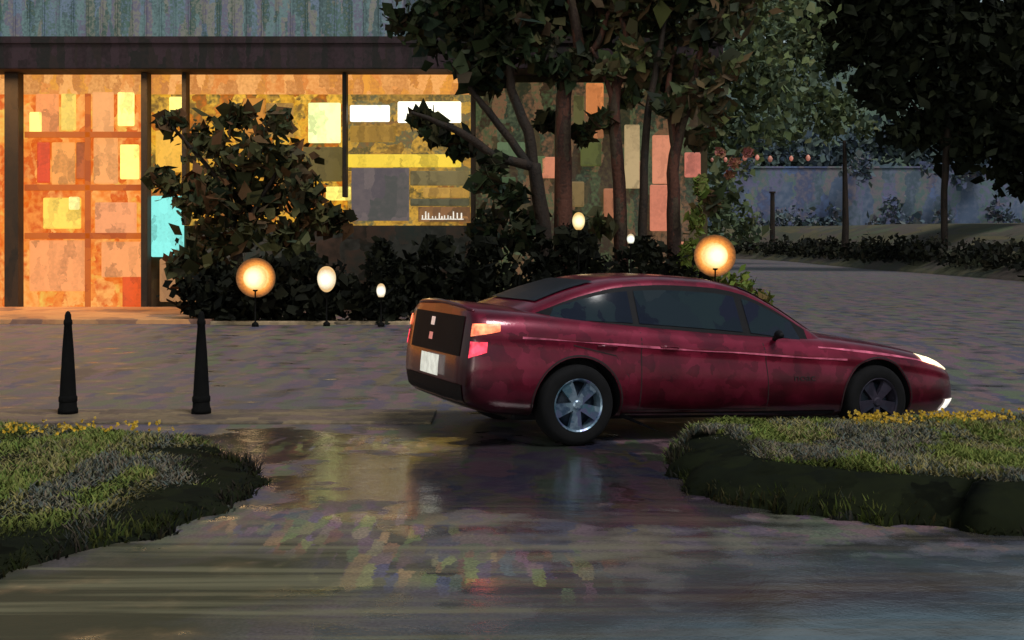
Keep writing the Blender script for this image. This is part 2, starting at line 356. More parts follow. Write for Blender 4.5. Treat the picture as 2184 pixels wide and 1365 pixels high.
# ---------------------------------------------------------------- bollards
m_bol=plain('black_painted_iron',(.003,.003,.003),.9,spec=.15)
b=MB(); b.revolve([(0,0),(.095,0),(.095,.04),(.085,.06),(.072,.3),(.054,.62),(.036,.86),(.042,.87),(.042,.90),(.032,.92),(.03,.96),(.018,.99),(0,1.0)],16)
for i,x in enumerate([-4.33,-3.03]):
    e=empty('bollard',(x,11.9,.026),'slim tapering black iron bollard on the wet pavement edge','bollard','bollards along the pavement')
    if i==0: bm0=b.obj('post',m_bol,e,True); 
    else:
        c=bm0.copy(); c.parent=e; col.objects.link(c)
    if i==0:
        r=MB(); r.revolve([(.074,.10),(.088,.12),(.088,.16),(.074,.18)],16); cr=r.obj('collar',m_bol,e,True)
    else:
        c=cr.copy(); c.parent=e; col.objects.link(c)

# ---------------------------------------------------------------- building
BX=lambda px:(px-1092)/86.7
BZ=lambda py:1.7+(515-py)/86.7
bld=empty('shop_building',(0,30,0),'single-storey shop with glowing warm window bays and dark canopy','building')
m_dark=dabmat('dark_fascia_paint',[lin((36,26,28)),lin((58,42,48)),lin((30,30,28)),lin((46,36,34))],(5,1,.8),.8)
m_clad=dabmat('weathered_metal_cladding',[lin((80,100,104)),lin((114,142,144)),lin((108,104,130)),lin((138,138,128)),lin((66,94,86)),lin((118,134,160)),lin((86,114,104))],(6,1,.7),.6,wob=.15)
m_wall=dabmat('olive_render_wall',[lin((46,44,28)),lin((72,64,40)),lin((60,50,34))],(2,1,1.5),.8)
b=MB(); b.box(-24,4.9,.6,8,0,6.4); b.obj('wall',m_wall,bld)
b=MB(); b.box(-24,BX(860),.1,7.5,6.60,9.4,.03)
for i in range(60):
    x=-23.8+i*.36
    if x<BX(850): b.box(x,x+.03,.06,.099,6.6,9.35)
b.obj('upper_cladding',m_clad,bld)
b=MB(); b.box(-24.2,5.1,-.6,.6,5.86,6.59,.03); b.box(-24.2,5.1,-.65,-.603,6.48,6.64); b.obj('canopy',m_dark,bld)
def warm(name,cols,e=1.0,scale=(1.6,1,1.6)): return dabmat(name,cols,scale,.9,emit=e,wob=.25,wscale=7)
m_or=warm('lit_orange_interior',[lin((220,95,15)),lin((240,140,55)),lin((210,85,15)),lin((248,170,85)),lin((235,120,35)),lin((235,185,80))],1.08,(2.6,1,1.6))
m_ye=warm('lit_ochre_interior',[lin((150,95,20)),lin((230,170,45)),lin((185,98,20)),lin((90,80,35)),lin((245,185,60)),lin((120,90,40))],1.05,(3,1,2.4))
m_yd=warm('dim_ochre_interior',[lin((120,90,38)),lin((185,138,56)),lin((86,78,46)),lin((205,155,58)),lin((100,98,66)),lin((140,92,44))],1.0,(2,1,3.8))
m_ol=warm('dim_olive_interior',[lin((40,42,28)),lin((70,60,38)),lin((48,34,24)),lin((66,78,50)),lin((112,80,56)),lin((36,44,32)),lin((78,86,62))],1.0,(4,1,1.5))
m_lintel=warm('lit_soffit_band',[lin((215,130,60)),lin((240,170,95)),lin((190,120,60)),lin((230,155,60))],1.1,(5,1,1.6))
def slab(name,px0,py0,px1,py1,y,mat,th=.06,bev=.01):
    b=MB(); b.box(BX(px0),BX(px1),y,y+th,BZ(py1),BZ(py0),bev); return b.obj(name,mat,bld)
slab('interior_backdrop',-900,195,305,660,.50,m_or)
slab('interior_backdrop',306,195,735,480,.50,m_ye)
slab('interior_backdrop',736,195,1010,480,.50,m_yd)
slab('interior_backdrop',1011,170,1495,660,.50,m_ol)
slab('lintel',-900,148,1000,196,.40,m_lintel,.2)
m_low=dabmat('grey_green_low_wall',[lin((40,48,44)),lin((74,74,70)),lin((38,40,34)),lin((84,66,56)),lin((52,62,58))],(1.6,1,1.8),.8)
slab('low_wall',424,481,1010,662,.30,m_low,.2)
_pc={}
def pan(c,e=1.0):
    k=(c,e)
    if k not in _pc:
        l=lin(c); _pc[k]=dabmat('lit_panel',[tuple(v*.62 for v in l),l,tuple(min(1,v*1.1) for v in l),tuple(v*.85 for v in l)],(5,1,1.8),.6,emit=e,wob=.3,wscale=6)
    return _pc[k]
panels=[(50,235,76,290,(250,230,120),1.5),(240,192,276,265,(252,232,125),1.6),(245,305,286,380,(255,228,115),1.5),(78,420,160,487,(245,200,80),1.2),
(135,418,158,446,(250,230,140),1.5),(118,195,150,275,(240,200,90),1.1),(150,300,172,380,(190,90,35),1.0),
(190,430,280,500,(235,150,95),1.1),(50,512,180,622,(238,150,88),1.1),(205,515,298,592,(235,150,88),1.1),(250,560,299,656,(220,80,20),1.05),
(62,190,112,280,(240,145,80),1.05),(186,192,232,280,(236,160,95),1.05),(66,300,94,388,(220,70,30),1),(97,300,148,392,(240,155,75),1.05),(187,290,240,390,(240,160,90),1.05),
(352,202,386,256,(250,230,120),1.5),(322,275,388,365,(235,175,60),1.1),(312,416,383,548,(130,225,215),1.15),(330,552,412,645,(175,124,78),.85),
(652,215,722,302,(230,240,160),1.5),(742,220,828,256,(255,250,215),1.8),(845,212,982,258,(255,250,220),2.0),(736,326,982,354,(230,195,60),1.15),
(690,396,744,426,(245,225,110),1.3),(510,205,560,300,(195,125,40),1),(560,215,620,290,(175,130,60),1),(640,310,725,385,(110,95,48),.8),
(872,362,1000,394,(120,106,66),.9),(900,398,1000,420,(190,145,64),.9),(872,422,1000,438,(92,88,62),.8),(742,264,840,300,(165,125,50),.95),
(1130,330,1165,370,(84,100,62),.9),(1240,300,1285,352,(84,88,42),.9),(1335,262,1368,400,(175,150,108),1),(1352,340,1378,400,(150,110,80),.9),(1395,285,1442,390,(205,130,98),1.05),(1390,392,1430,492,(195,115,88),1.05),
(1465,322,1500,376,(190,108,90),1),(1252,172,1290,242,(205,125,70),1.05),(1215,385,1248,440,(120,98,58),.9),(1290,400,1328,465,(160,100,68),.95),(1045,375,1100,420,(66,86,54),.8),
(1225,460,1255,520,(90,80,50),.9),(1155,332,1188,378,(200,125,92),1.0),(1268,250,1290,292,(170,110,70),1),(1455,515,1478,580,(190,120,90),1.0),(1060,300,1120,345,(90,108,76),.9),(1225,200,1248,270,(90,86,50),.9)]
for i,(a,c,d,e_,cc,em) in enumerate(panels):
    slab('lit_window_panel',a,c,d,e_,.36+.015*(i%4),pan(cc,em),.08,.035)
slab('notice_board',746,356,870,470,.33,dabmat('grey_violet_board',[lin((92,84,88)),lin((122,108,106)),lin((84,84,80))],(3,1,1),.8,emit=.75),.06)
slab('shop_sign',890,440,1002,472,.33,dabmat('brown_sign_board',[lin((150,105,65)),lin((110,78,48)),lin((170,120,70))],(3,1,3),.7,emit=.8),.05)
b=MB(); xq=898; b.box(BX(897),BX(988),.301,.32,BZ(467.6),BZ(465.6),.003)
while xq<984:
    hgt=random.choice([7,8,9,14,17]); b.box(BX(xq),BX(xq+random.uniform(2,3)),.298,.322,BZ(466.5),BZ(467-hgt),.004)
    xq+=random.uniform(5,9)
b.obj('sign_lettering',plain('white_lettering',(.8,.8,.75),.6,emit=.75,ec=(.85,.78,.66)),bld)
m_col=dabmat('dark_column',[lin((42,34,26)),lin((58,44,30)),lin((30,28,24))],(3,3,1),.7)
for px0,px1,y0,y1 in [(10,40,150,660),(301,315,150,662),(388,398,196,480),(730,739,196,420),(1004,1014,150,480),(-260,-235,150,660),(-540,-515,150,660)]:
    b=MB(); x0,x1=BX(px0),BX(px1); b.box(x0,x1,-.02,.34,BZ(y1),5.86,.02); b.obj('column',m_col,bld)
m_fr=warm('orange_frame',[lin((205,100,25)),lin((175,75,20))],1)
b=MB()
for py in (284,398,502): b.box(BX(42),BX(297),.30,.355,BZ(py+7),BZ(py-6),.01)
b.box(BX(172),BX(184),.30,.355,BZ(660),BZ(196),.01); b.obj('shelf_frame',m_fr,bld)
def area(name,loc,rot,sx,sy,en,c):
    l=bpy.data.lights.new(name,'AREA'); l.shape='RECTANGLE'; l.size=sx; l.size_y=sy; l.energy=en; l.color=c
    o=bpy.data.objects.new(name,l); o.location=loc; o.rotation_euler=rot; col.objects.link(o); return o
area('canopy_light',(-12,29.3,5.8),(R(-6),0,0),12,.4,380,(1,.62,.28))
# ---------------------------------------------------------------- shrubs, hedge in front of building
lm_black=leafmat('black_green_leaves',[(.003,.004,.003),(.012,.014,.008),(.006,.007,.006),(.020,.022,.011)])
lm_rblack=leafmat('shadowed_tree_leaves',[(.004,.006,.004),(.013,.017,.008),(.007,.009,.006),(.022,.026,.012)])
lm_dark=leafmat('dark_green_leaves',[lin((22,34,24)),lin((50,60,36)),lin((36,48,32)),lin((66,62,38)),lin((34,48,42)),lin((58,44,32)),lin((52,68,46))],lo=.4)
lm_mid=leafmat('olive_leaves',[lin((50,60,40)),lin((86,90,52)),lin((66,78,54)),lin((98,76,52)),lin((64,76,62)),lin((80,58,42)),lin((70,86,58))],lo=.5)
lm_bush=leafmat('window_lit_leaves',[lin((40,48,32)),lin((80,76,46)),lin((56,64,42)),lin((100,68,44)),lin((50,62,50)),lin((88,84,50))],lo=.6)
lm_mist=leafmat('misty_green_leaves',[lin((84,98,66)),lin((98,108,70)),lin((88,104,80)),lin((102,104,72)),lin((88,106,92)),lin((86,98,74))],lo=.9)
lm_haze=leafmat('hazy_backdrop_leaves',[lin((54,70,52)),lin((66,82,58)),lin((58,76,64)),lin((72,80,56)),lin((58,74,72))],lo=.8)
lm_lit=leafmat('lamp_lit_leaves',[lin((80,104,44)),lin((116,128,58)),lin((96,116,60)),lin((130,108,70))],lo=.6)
lm_pink=leafmat('pink_blossom',[lin((150,92,84)),lin((130,76,78)),lin((118,90,66)),lin((160,108,84))],lo=.8)
m_bark=dabmat('dark_wet_bark',[lin((24,18,16)),lin((46,34,26)),lin((32,28,24))],(8,8,2),.8,bump=.5)
m_bark2=dabmat('red_brown_bark',[lin((54,32,24)),lin((84,50,38)),lin((42,28,24)),lin((72,60,46))],(7,7,1.6),.8,bump=.5)
def plant(name,label,cat,base,clumps,per,smin,smax,mat,trunks=None,tmat=None,group=None):
    e=empty(name,base,label,cat,group); bx,by,bz=base
    V,F=dabcloud([(c[0]-bx,c[1]-by,c[2]-bz,*c[3:]) for c in clumps],per,smin,smax)
    mk('crown' if trunks else 'foliage',V,F,mat,e)
    b=MB()
    if trunks:
        for pts,rad in trunks:
            p,r=smoothpath([(q[0]-bx,q[1]-by,q[2]-bz) for q in pts],rad,4,.02); b.tube(p,r,9)
        b.obj('trunk',tmat,e,True)
    else:
        c=clumps[0]
        b.tube([(0,0,0),(c[0]-bx,c[1]-by,c[2]-bz)],[.05,.02],6)
        b.obj('stem',m_bark,e)
    return e
for cx,w_,h_ in [(-6.3,.7,1.0),(-5.6,.8,1.15),(-4.8,.9,1.1),(-3.7,.9,1.2),(-2.7,.7,1.2),(-1.7,.9,1.5),(-.5,.9,1.55),(.8,.9,1.75),(2.0,.9,1.6),(3.2,.9,1.5)]:
    cs=[(cx+random.uniform(-.3,.3),25.6+random.uniform(-.2,.3),h_*k,w_*(1.1-.2*k),.5,h_*.40) for k in (.3,.62)]+[(cx+random.uniform(-.6,.6),25.6,h_*1.0,w_*.4,.3,h_*.2)]
    plant('shrub','dense near-black shrub in front of the shop','shrub',(cx,25.6,0),cs,950,.05,.20,lm_black,group='shrubs along the shop front')
plant('shrub','pointed black conifer-like bush standing above the hedge','shrub',(-2.62,25.0,0),[(-2.62,25.2,.5,.5,.35,.45),(-2.6,25.2,.95,.40,.3,.35),(-2.7,25.2,1.3,.26,.2,.28),(-2.68,25.2,1.55,.12,.1,.16),(-2.25,25.2,1.15,.26,.2,.14)],2200,.04,.15,lm_black)
TX=lambda px:(px-1092)/98; TZ=lambda py:1.7+(515-py)/98
def T(px,py,y=26.5): return (TX(px),y,TZ(py))
def cl(px,py,r,y=26.5,k=98.,sx=1.15,sz=.85): 
    return ((px-1092)/k,y+random.uniform(-.6,.6),1.7+(515-py)/k,r/k*sx,r/k,r/k*sz)
plant('tree','slender forked dark tree with drooping leafy limbs before shop','tree',(TX(1168),26.5,0),
  [cl(1010,60,75),cl(930,70,60),cl(1060,110,60),cl(870,50,45),cl(1000,140,45),cl(960,10,70),cl(1090,20,80),cl(930,280,30),cl(985,310,28),cl(1050,-60,110),cl(1120,100,50),cl(1030,170,35),cl(900,250,22),cl(1040,390,26),cl(1090,420,30),cl(1050,350,22),cl(1040,480,40),cl(1110,500,40)],430,.05,.30,lm_dark,
  [([T(1168,690),T(1165,560),T(1150,420),T(1140,350)],[.22,.19,.16,.14]),
   ([T(1140,355),T(1060,335,26.3),T(990,290,26.2),T(930,262,26.1),T(880,245,26)],[.12,.10,.09,.06,.03]),
   ([T(1145,370),T(1090,300),T(1040,235),T(1005,190),T(1000,100)],[.11,.09,.08,.06,.03]),
   ([T(1145,400),T(1125,280),T(1090,190),T(1085,100),T(1040,20)],[.13,.12,.10,.07,.04])],m_bark)
plant('tree','straight thick reddish-brown tree trunk with dark crown','tree',(TX(1200),26.9,0),
  [cl(1180,20,60,27),cl(1230,-40,90,27),cl(1280,60,44,27),cl(1160,90,40,27),cl(1240,120,34,27),cl(1190,150,34,27),cl(1170,250,24,27),cl(1250,280,18,27),cl(1130,470,30,27)],330,.06,.32,lm_dark,
  [([T(1200,690,26.9),T(1203,400,26.9),T(1205,200,26.9),T(1235,90,26.9),T(1210,-60,26.9)],[.24,.20,.17,.13,.08]),([T(1207,190,26.9),T(1270,100,26.8),T(1300,20,26.8)],[.12,.08,.04])],m_bark2)
plant('tree','tall reddish-brown tree with thin upper branches','tree',(TX(1325),26.7,0),
  [cl(1340,30,60),cl(1300,-50,90),cl(1380,-30,80),cl(1350,110,38),cl(1300,150,30),cl(1390,160,34),cl(1290,255,18),cl(1345,200,26),cl(1270,480,24)],330,.06,.32,lm_mid,
  [([T(1328,690,26.7),T(1325,450,26.7),T(1312,220,26.7),T(1338,90,26.7),T(1310,0,26.7)],[.17,.15,.13,.08,.04]),([T(1318,250,26.7),T(1290,160,26.6),T(1260,100,26.6)],[.08,.05,.03])],m_bark2)
plant('tree','thin dark tree stem with sparse olive crown','tree',(TX(1368),26.3,0),
  [cl(1420,60,48),cl(1400,130,34),cl(1450,0,70),cl(1500,70,40),cl(1430,180,26),cl(1410,230,20)],300,.06,.32,lm_dark,
  [([T(1368,690,26.3),T(1368,480,26.3),T(1380,240,26.3),T(1405,110,26.3),T(1420,20,26.3)],[.12,.10,.08,.06,.03])],m_bark)
tr=plant('tree','brown tree forking high with olive and reddish foliage','tree',(TX(1445),26.6,0),
  [cl(1480,130,50),cl(1530,60,55),cl(1550,150,38),cl(1500,200,34),cl(1580,-10,80),cl(1450,220,32),cl(1530,240,30),cl(1500,290,22),cl(1520,430,22)],270,.06,.32,lm_mid,
  [([T(1440,690,26.6),T(1437,500,26.6),T(1440,330,26.6),T(1470,210,26.6),T(1500,80,26.6)],[.18,.16,.13,.10,.05]),([T(1441,320,26.6),T(1425,200,26.5),T(1440,100,26.5)],[.09,.07,.03])],m_bark2)
V,F=dabcloud([(TX(px)-TX(1445),-.5+random.uniform(-.2,.2),TZ(py),r/98,r/98,r/98) for px,py,r in [(1528,328,7),(1555,350,9),(1590,326,7),(1545,375,7)]],260,.05,.12); mk('blossom',V,F,lm_pink,tr)
plant('tree','small bushy dark green tree in front of shop windows','tree',(TX(500),27,0),
  [cl(430,300,62,27),cl(480,370,70,27),cl(555,320,60,27),cl(610,345,48,27),cl(405,420,52,27),cl(440,500,75,27),cl(560,400,60,27),cl(355,255,22,27),cl(500,240,34,27),cl(590,260,30,27),cl(350,385,34,27),cl(645,400,35,27),cl(650,450,50,27),cl(540,480,70,27),cl(450,420,70,27),cl(450,580,60,27),cl(610,510,50,27),cl(390,560,30,27),cl(700,470,34,27)],400,.06,.29,lm_bush,
  [([T(505,690,27),T(500,560,27),T(480,420,27),T(440,300,27)],[.13,.11,.08,.03]),([T(495,520,27),T(560,400,27),T(600,330,27)],[.07,.05,.02]),([T(470,400,27),T(380,290,26.8),T(330,235,26.8)],[.06,.04,.02])],m_bark)
plant('shrub','lamp-lit yellow-green climbing shrub beside tree','shrub',(TX(1500),25.6,0),
  [cl(1490,590,40,25.6),cl(1465,470,18,25.6,98,.8,1.6),cl(1455,540,22,25.6,98,.8,1.6),cl(1560,610,36,25.6),cl(1485,400,15,25.6,98,.8,1.5),cl(1430,600,36,25.6),cl(1600,640,30,25.6)],600,.05,.17,lm_lit)
def far(px,py,r,Y): 
    k=2600/Y; return cl(px,py,r,Y,k,1.1,.95)
plant('tree','dark tree rising behind the shop roof','tree',((820-1092)*42/2600,42,0),[far(820,40,90,42),far(900,-20,120,42),far(780,-60,90,42),far(1000,60,120,42),far(1150,80,120,42),far(1100,-60,140,42)],170,.12,.45,lm_haze,
  [([((820-1092)*42/2600,42,0),((830-1092)*42/2600,42,9)],[.35,.15])],m_bark,'trees behind the shop')
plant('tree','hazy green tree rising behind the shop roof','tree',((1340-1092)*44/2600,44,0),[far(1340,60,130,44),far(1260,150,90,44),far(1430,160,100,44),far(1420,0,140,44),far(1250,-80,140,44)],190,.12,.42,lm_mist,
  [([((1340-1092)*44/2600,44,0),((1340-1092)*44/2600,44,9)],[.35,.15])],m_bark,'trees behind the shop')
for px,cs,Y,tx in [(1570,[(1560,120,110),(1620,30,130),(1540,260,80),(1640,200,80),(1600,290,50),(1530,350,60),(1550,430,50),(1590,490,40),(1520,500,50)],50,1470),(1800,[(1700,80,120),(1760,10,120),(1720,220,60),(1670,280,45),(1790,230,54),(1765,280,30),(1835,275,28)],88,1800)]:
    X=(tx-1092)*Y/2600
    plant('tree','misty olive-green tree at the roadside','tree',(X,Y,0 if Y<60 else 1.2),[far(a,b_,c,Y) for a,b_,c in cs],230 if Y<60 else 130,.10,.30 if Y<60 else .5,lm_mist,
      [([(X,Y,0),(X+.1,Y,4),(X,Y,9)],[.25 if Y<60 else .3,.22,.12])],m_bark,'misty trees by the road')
bp_=[(17,25,2.0),(20,40,2.2),(21.8,52,2.4),(22,64,2.6),(22,76,2.8),(22.8,90,3.0),(23.6,104,3.1),(23.4,116,3.2),(20,126,3.3),(12,131,3.3),(-2,132,3.3),(-30,132,3.3)]
m_bankr=dabmat('olive_bank',[lin((74,74,54)),lin((96,88,64)),lin((68,72,60)),lin((88,76,70)),lin((80,90,66))],(.7,.35,1),.9,bump=.3)
bv=[];bf=[];cen=[]
for i,(x,y,h) in enumerate(bp_):
    a=Vector(bp_[max(i-1,0)][:2]); c=Vector(bp_[min(i+1,len(bp_)-1)][:2]); d=(c-a).normalized(); nn=Vector((d.y,-d.x)); cen.append((Vector((x,y)),nn))
    for off,z in ((0,-.05),(.15,.14),(1.2,.6),(3.5,h*.75),(6,h),(34,h+.2)):
        q=Vector((x,y))+nn*off; bv.append((q.x,q.y,z))
for i in range(len(bp_)-1):
    for k in range(5): a=i*6+k; bf.append((a,a+1,a+7,a+6))
kind(mk('bank',bv,bf,m_bankr,None,True),'structure')
e=empty('hedge',(22,60,0),'long low dark roadside hedge on a grassy bank','hedge')
cls=[]
for i in range(1,len(cen)-1):
    (a,na),(c,nc)=cen[i],cen[i+1]; L=(c-a).length; k=max(1,int(L/1.1))
    for j in range(k):
        t=j/k; q=a.lerp(c,t)+na.lerp(nc,t)*(1.3+random.uniform(-.3,.3))
        cls.append((q.x-22,q.y-60,.75+random.uniform(-.1,.5),.85,.85,.7+random.uniform(0,.4)))
V,F=dabcloud(cls,170,.07,.3); mk('foliage',V,F,leafmat('dark_hedge_leaves',[(.010,.013,.010),(.024,.026,.014),(.014,.016,.016),(.034,.03,.018)]),e)
RX=lambda px,Y:(px-1092)*Y/2600
RY=68
rt=lambda px,py,r:far(px,py,r,RY)
plant('tree','huge near-black overhanging tree on roadside bank','tree',(RX(2013,RY),RY,1.2),
  [rt(1760,40,55),rt(1840,20,90),rt(1900,110,95),rt(1960,40,110),rt(2010,180,100),rt(2090,90,120),rt(2110,250,100),rt(2170,180,120),rt(2175,340,80),rt(1870,190,60),rt(1915,280,45),rt(2050,310,50),rt(1980,270,45),rt(1850,-80,130),rt(2050,-100,160),rt(2260,100,150),rt(2290,300,110),rt(1790,130,30),rt(2180,400,30)],150,.15,.6,lm_rblack,
  [([(RX(2013,RY),RY,1.2),(RX(2013,RY),RY,4.6),(RX(2020,RY),RY,8.5),(RX(2000,RY),RY,13)],[.2,.18,.24,.12]),([(RX(2016,RY),RY,7),(RX(1900,RY),RY,11)],[.14,.06]),([(RX(2016,RY),RY,6.8),(RX(2150,RY),RY,11)],[.14,.06])],m_bark)
b=MB(); b.tube([(0,0,0),(0,0,5.0)],[.26,.2],8); b.tube([(0,0,4.98),(0,0,5.15)],[.3,.3],8)
p=b.obj('post',m_bark); p.location=(RX(1647,118),118,1.4); top(p,'plain dark roadside post on the bank','post')
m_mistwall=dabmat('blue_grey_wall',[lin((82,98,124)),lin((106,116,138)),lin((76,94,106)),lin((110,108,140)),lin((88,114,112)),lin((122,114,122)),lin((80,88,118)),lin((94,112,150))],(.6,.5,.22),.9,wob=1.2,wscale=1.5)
b=MB(); b.box(-30,75,0,1.0,0,8.0,.1); b.box(-30,75,-.15,1.2,8.01,8.2)
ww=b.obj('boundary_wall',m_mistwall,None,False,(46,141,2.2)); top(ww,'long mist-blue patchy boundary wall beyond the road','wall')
e=empty('hedge',(46,139,2.5),'ragged misty blue-green hedge row before the far wall','hedge')
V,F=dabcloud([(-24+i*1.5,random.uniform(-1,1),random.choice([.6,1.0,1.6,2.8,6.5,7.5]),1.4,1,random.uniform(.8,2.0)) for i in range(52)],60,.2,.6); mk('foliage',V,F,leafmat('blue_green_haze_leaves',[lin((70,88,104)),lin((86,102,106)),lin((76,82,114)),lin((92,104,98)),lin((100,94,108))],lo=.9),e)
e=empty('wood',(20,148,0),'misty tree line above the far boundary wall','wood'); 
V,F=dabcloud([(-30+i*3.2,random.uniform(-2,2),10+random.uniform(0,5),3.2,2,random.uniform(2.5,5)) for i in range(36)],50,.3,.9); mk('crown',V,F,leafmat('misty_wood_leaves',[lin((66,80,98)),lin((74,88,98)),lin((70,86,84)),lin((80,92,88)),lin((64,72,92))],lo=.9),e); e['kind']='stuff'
m_hill=dabmat('hazy_wooded_hill',[lin((66,82,90)),lin((76,92,88)),lin((70,88,76)),lin((86,98,80)),lin((62,76,84))],(.2,.2,.12),.95,wob=4,wscale=.8)  # green-blue haze painted into the hill colour
V=[];F=[];nx=60
for j,(Y,h) in enumerate([(155,0),(168,16),(185,28),(210,38),(270,44)]):
    for i in range(nx+1):
        x=-140+i*5.5; V.append((x,Y+random.uniform(-3,3),h*(1+.12*math.sin(i*.4+j)+.05*random.uniform(-1,1))))
for j in range(4):
    for i in range(nx): a=j*(nx+1)+i; F.append((a,a+1,a+nx+2,a+nx+1))
kind(mk('hill',V,F,m_hill,None,True),'structure')

# ---------------------------------------------------------------- lamps
m_post=plain('dark_lamp_post',(.004,.004,.004),.8,spec=.1)
def radmat(name,h,sc,cols,pos,e,nz):
    m,nt,b=nodes_of(name); tc=N(nt,'ShaderNodeTexCoord')
    sb=N(nt,'ShaderNodeVectorMath',operation='SUBTRACT'); sb.inputs[1].default_value=(0,0,h); nt.links.new(tc.outputs['Object'],sb.inputs[0])
    ml=N(nt,'ShaderNodeVectorMath',operation='MULTIPLY'); ml.inputs[1].default_value=(1,0,1); nt.links.new(sb.outputs[0],ml.inputs[0])
    ln=N(nt,'ShaderNodeVectorMath',operation='LENGTH'); nt.links.new(ml.outputs[0],ln.inputs[0])
    no=N(nt,'ShaderNodeTexNoise'); no.inputs['Scale'].default_value=22; nt.links.new(tc.outputs['Object'],no.inputs['Vector'])
    f=mth(nt,'ADD',mth(nt,'DIVIDE',ln.outputs['Value'],sc),mth(nt,'MULTIPLY_ADD',no.outputs['Fac'],nz,False,-nz/2))
    rp=ramp(nt,cols,pos=pos)
    nt.links.new(f,rp.inputs['Fac']); nt.links.new(rp.outputs['Color'],b.inputs['Emission Color']); b.inputs['Emission Strength'].default_value=e
    b.inputs['Base Color'].default_value=(.1,.05,.02,1); b.inputs['Specular IOR Level'].default_value=.1; return m
def globe(loc,post_h,r,c,e,halo,label,sx=1.0):
    o=empty('garden_lamp',loc,label,'lamp','glowing lamps')
    b=MB(); b.revolve([(0,0),(.07,0),(.07,.06),(.016,.1),(.016,post_h-r-.04),(.05,post_h-r-.02),(.05,post_h-r+.03),(0,post_h-r+.03)],12); b.obj('post',m_post,o,True)
    b=MB(); pr=[(max(.001,r*sx*math.sin(math.pi*k/14)*(1.0 if sx==1 else .82+.25*k/14)),post_h-r*math.cos(math.pi*k/14)*(1.0 if sx==1 else 1.25)) for k in range(15)]
    gm=radmat('lamp_glass',post_h,r,[(c[0]*2,c[1]*2,c[2]*2.4),c,(c[0]*.95,c[1]*.72,c[2]*.5)],[.35,.85,1.05 if False else 1.0],e,.25)
    b.revolve(pr,20); b.obj('globe',gm,o,True)
    if halo:
        b=MB(); b.revolve([(r*.5,.12),(r*1.0,.10),(r*1.35,0.05),(r*1.62,-.02),(r*1.66,-.02),(r*1.4,.08),(r*1.0,.13)],28,'y',(0,.06,post_h))
        b.obj('halo_disc',radmat('amber_halo',post_h,r*1.66,[(1.2,.75,.25),(1.0,.42,.08),(.62,.20,.04),(.16,.06,.02),(.04,.02,.01)],[.55,.66,.80,.93,1.0],1.0,.16),o,True)  # glow around the lamp modelled as an added emissive disc
    l=bpy.data.lights.new('lamp_light','POINT'); l.energy=e*r*r*60; l.color=(1,.7,.35); l.shadow_soft_size=.2
    lo=bpy.data.objects.new('lamp_light',l); lo.location=(loc[0],loc[1]-r*2.2,loc[2]+post_h); col.objects.link(lo)
G=lambda px,py,Y:((px-1092)*Y/2600,Y,0)
globe(G(545,592,24.4),1.7-77*24.4/2600,.24,(1,.72,.30),1.15,1,'round lamp with added amber halo disc by shrubs')
globe(G(697,595,24.6),1.7-80*24.6/2600,.21,(.9,.76,.5),.9,None,'pale egg-shaped garden lamp glowing among black shrubs',.95)
globe(G(813,620,24.4),1.7-105*24.4/2600,.12,(.9,.82,.6),.85,None,'tiny oval white ground lamp below pointed black bush',.8)
globe(G(1234,472,24.8),1.7+43*24.8/2600,.15,(.9,.76,.36),.95,None,'pale yellow oval lantern on tall post by tree trunks',.9)
globe(G(1345,510,24.8),1.7+5*24.8/2600,.09,(.8,.85,.7),.9,None,'tiny pale lantern on post between trunks',.9)
globe(G(1525,545,24.0),1.7-30*24/2600,.25,(1,.74,.32),1.2,1,'bright round lamp with added orange halo disc above hedge')
e=empty('string_lights',(5.9,32,3.95),'thin cable of small dim pink festoon bulbs between trees','lights')
b=MB(); pts=[(-.8+i*.33,0,.04*math.cos(i)) for i in range(10)]; b.tube(pts,[.010]*10,5); b.obj('cable',m_post,e)
for i in range(7):
    mb=plain('pink_bulb',(.4,.2,.15),.5,emit=random.uniform(.15,.5),ec=lin((200,115,100)))
    s=random.uniform(.5,1.0); b=MB(); b.revolve([(.001,-.10*s),(.05*s,-.07*s),(.07*s,0),(.04*s,.06*s),(.02*s,.08*s)],8,'z',(-.75+i*.42+random.uniform(-.12,.12),0,-.06+random.uniform(-.04,.03))); b.obj('bulb',mb,e,True)

# ---------------------------------------------------------------- CAR
def pchip(pts):
    xs=[p[0] for p in pts]; ys=[p[1] for p in pts]; n=len(xs)
    h=[xs[i+1]-xs[i] for i in range(n-1)]; dl=[(ys[i+1]-ys[i])/h[i] for i in range(n-1)]
    m=[dl[0]]+[0 if dl[i-1]*dl[i]<=0 else 2*dl[i-1]*dl[i]/(dl[i-1]+dl[i]) for i in range(1,n-1)]+[dl[-1]]
    def f(x):
        x=max(xs[0],min(xs[-1],x)); i=0
        while i<n-2 and x>xs[i+1]: i+=1
        t=(x-xs[i])/h[i]
        return (2*t**3-3*t*t+1)*ys[i]+(t**3-2*t*t+t)*h[i]*m[i]+(-2*t**3+3*t*t)*ys[i+1]+(t**3-t*t)*h[i]*m[i+1]
    return f
CS=1.035
car=empty('car',(1.565,11.555,-.06),'glossy dark red four-door car parked on wet road, lights on','car')
car.rotation_euler=(0,R(2.4),R(23)); car.scale=(CS,CS,CS)
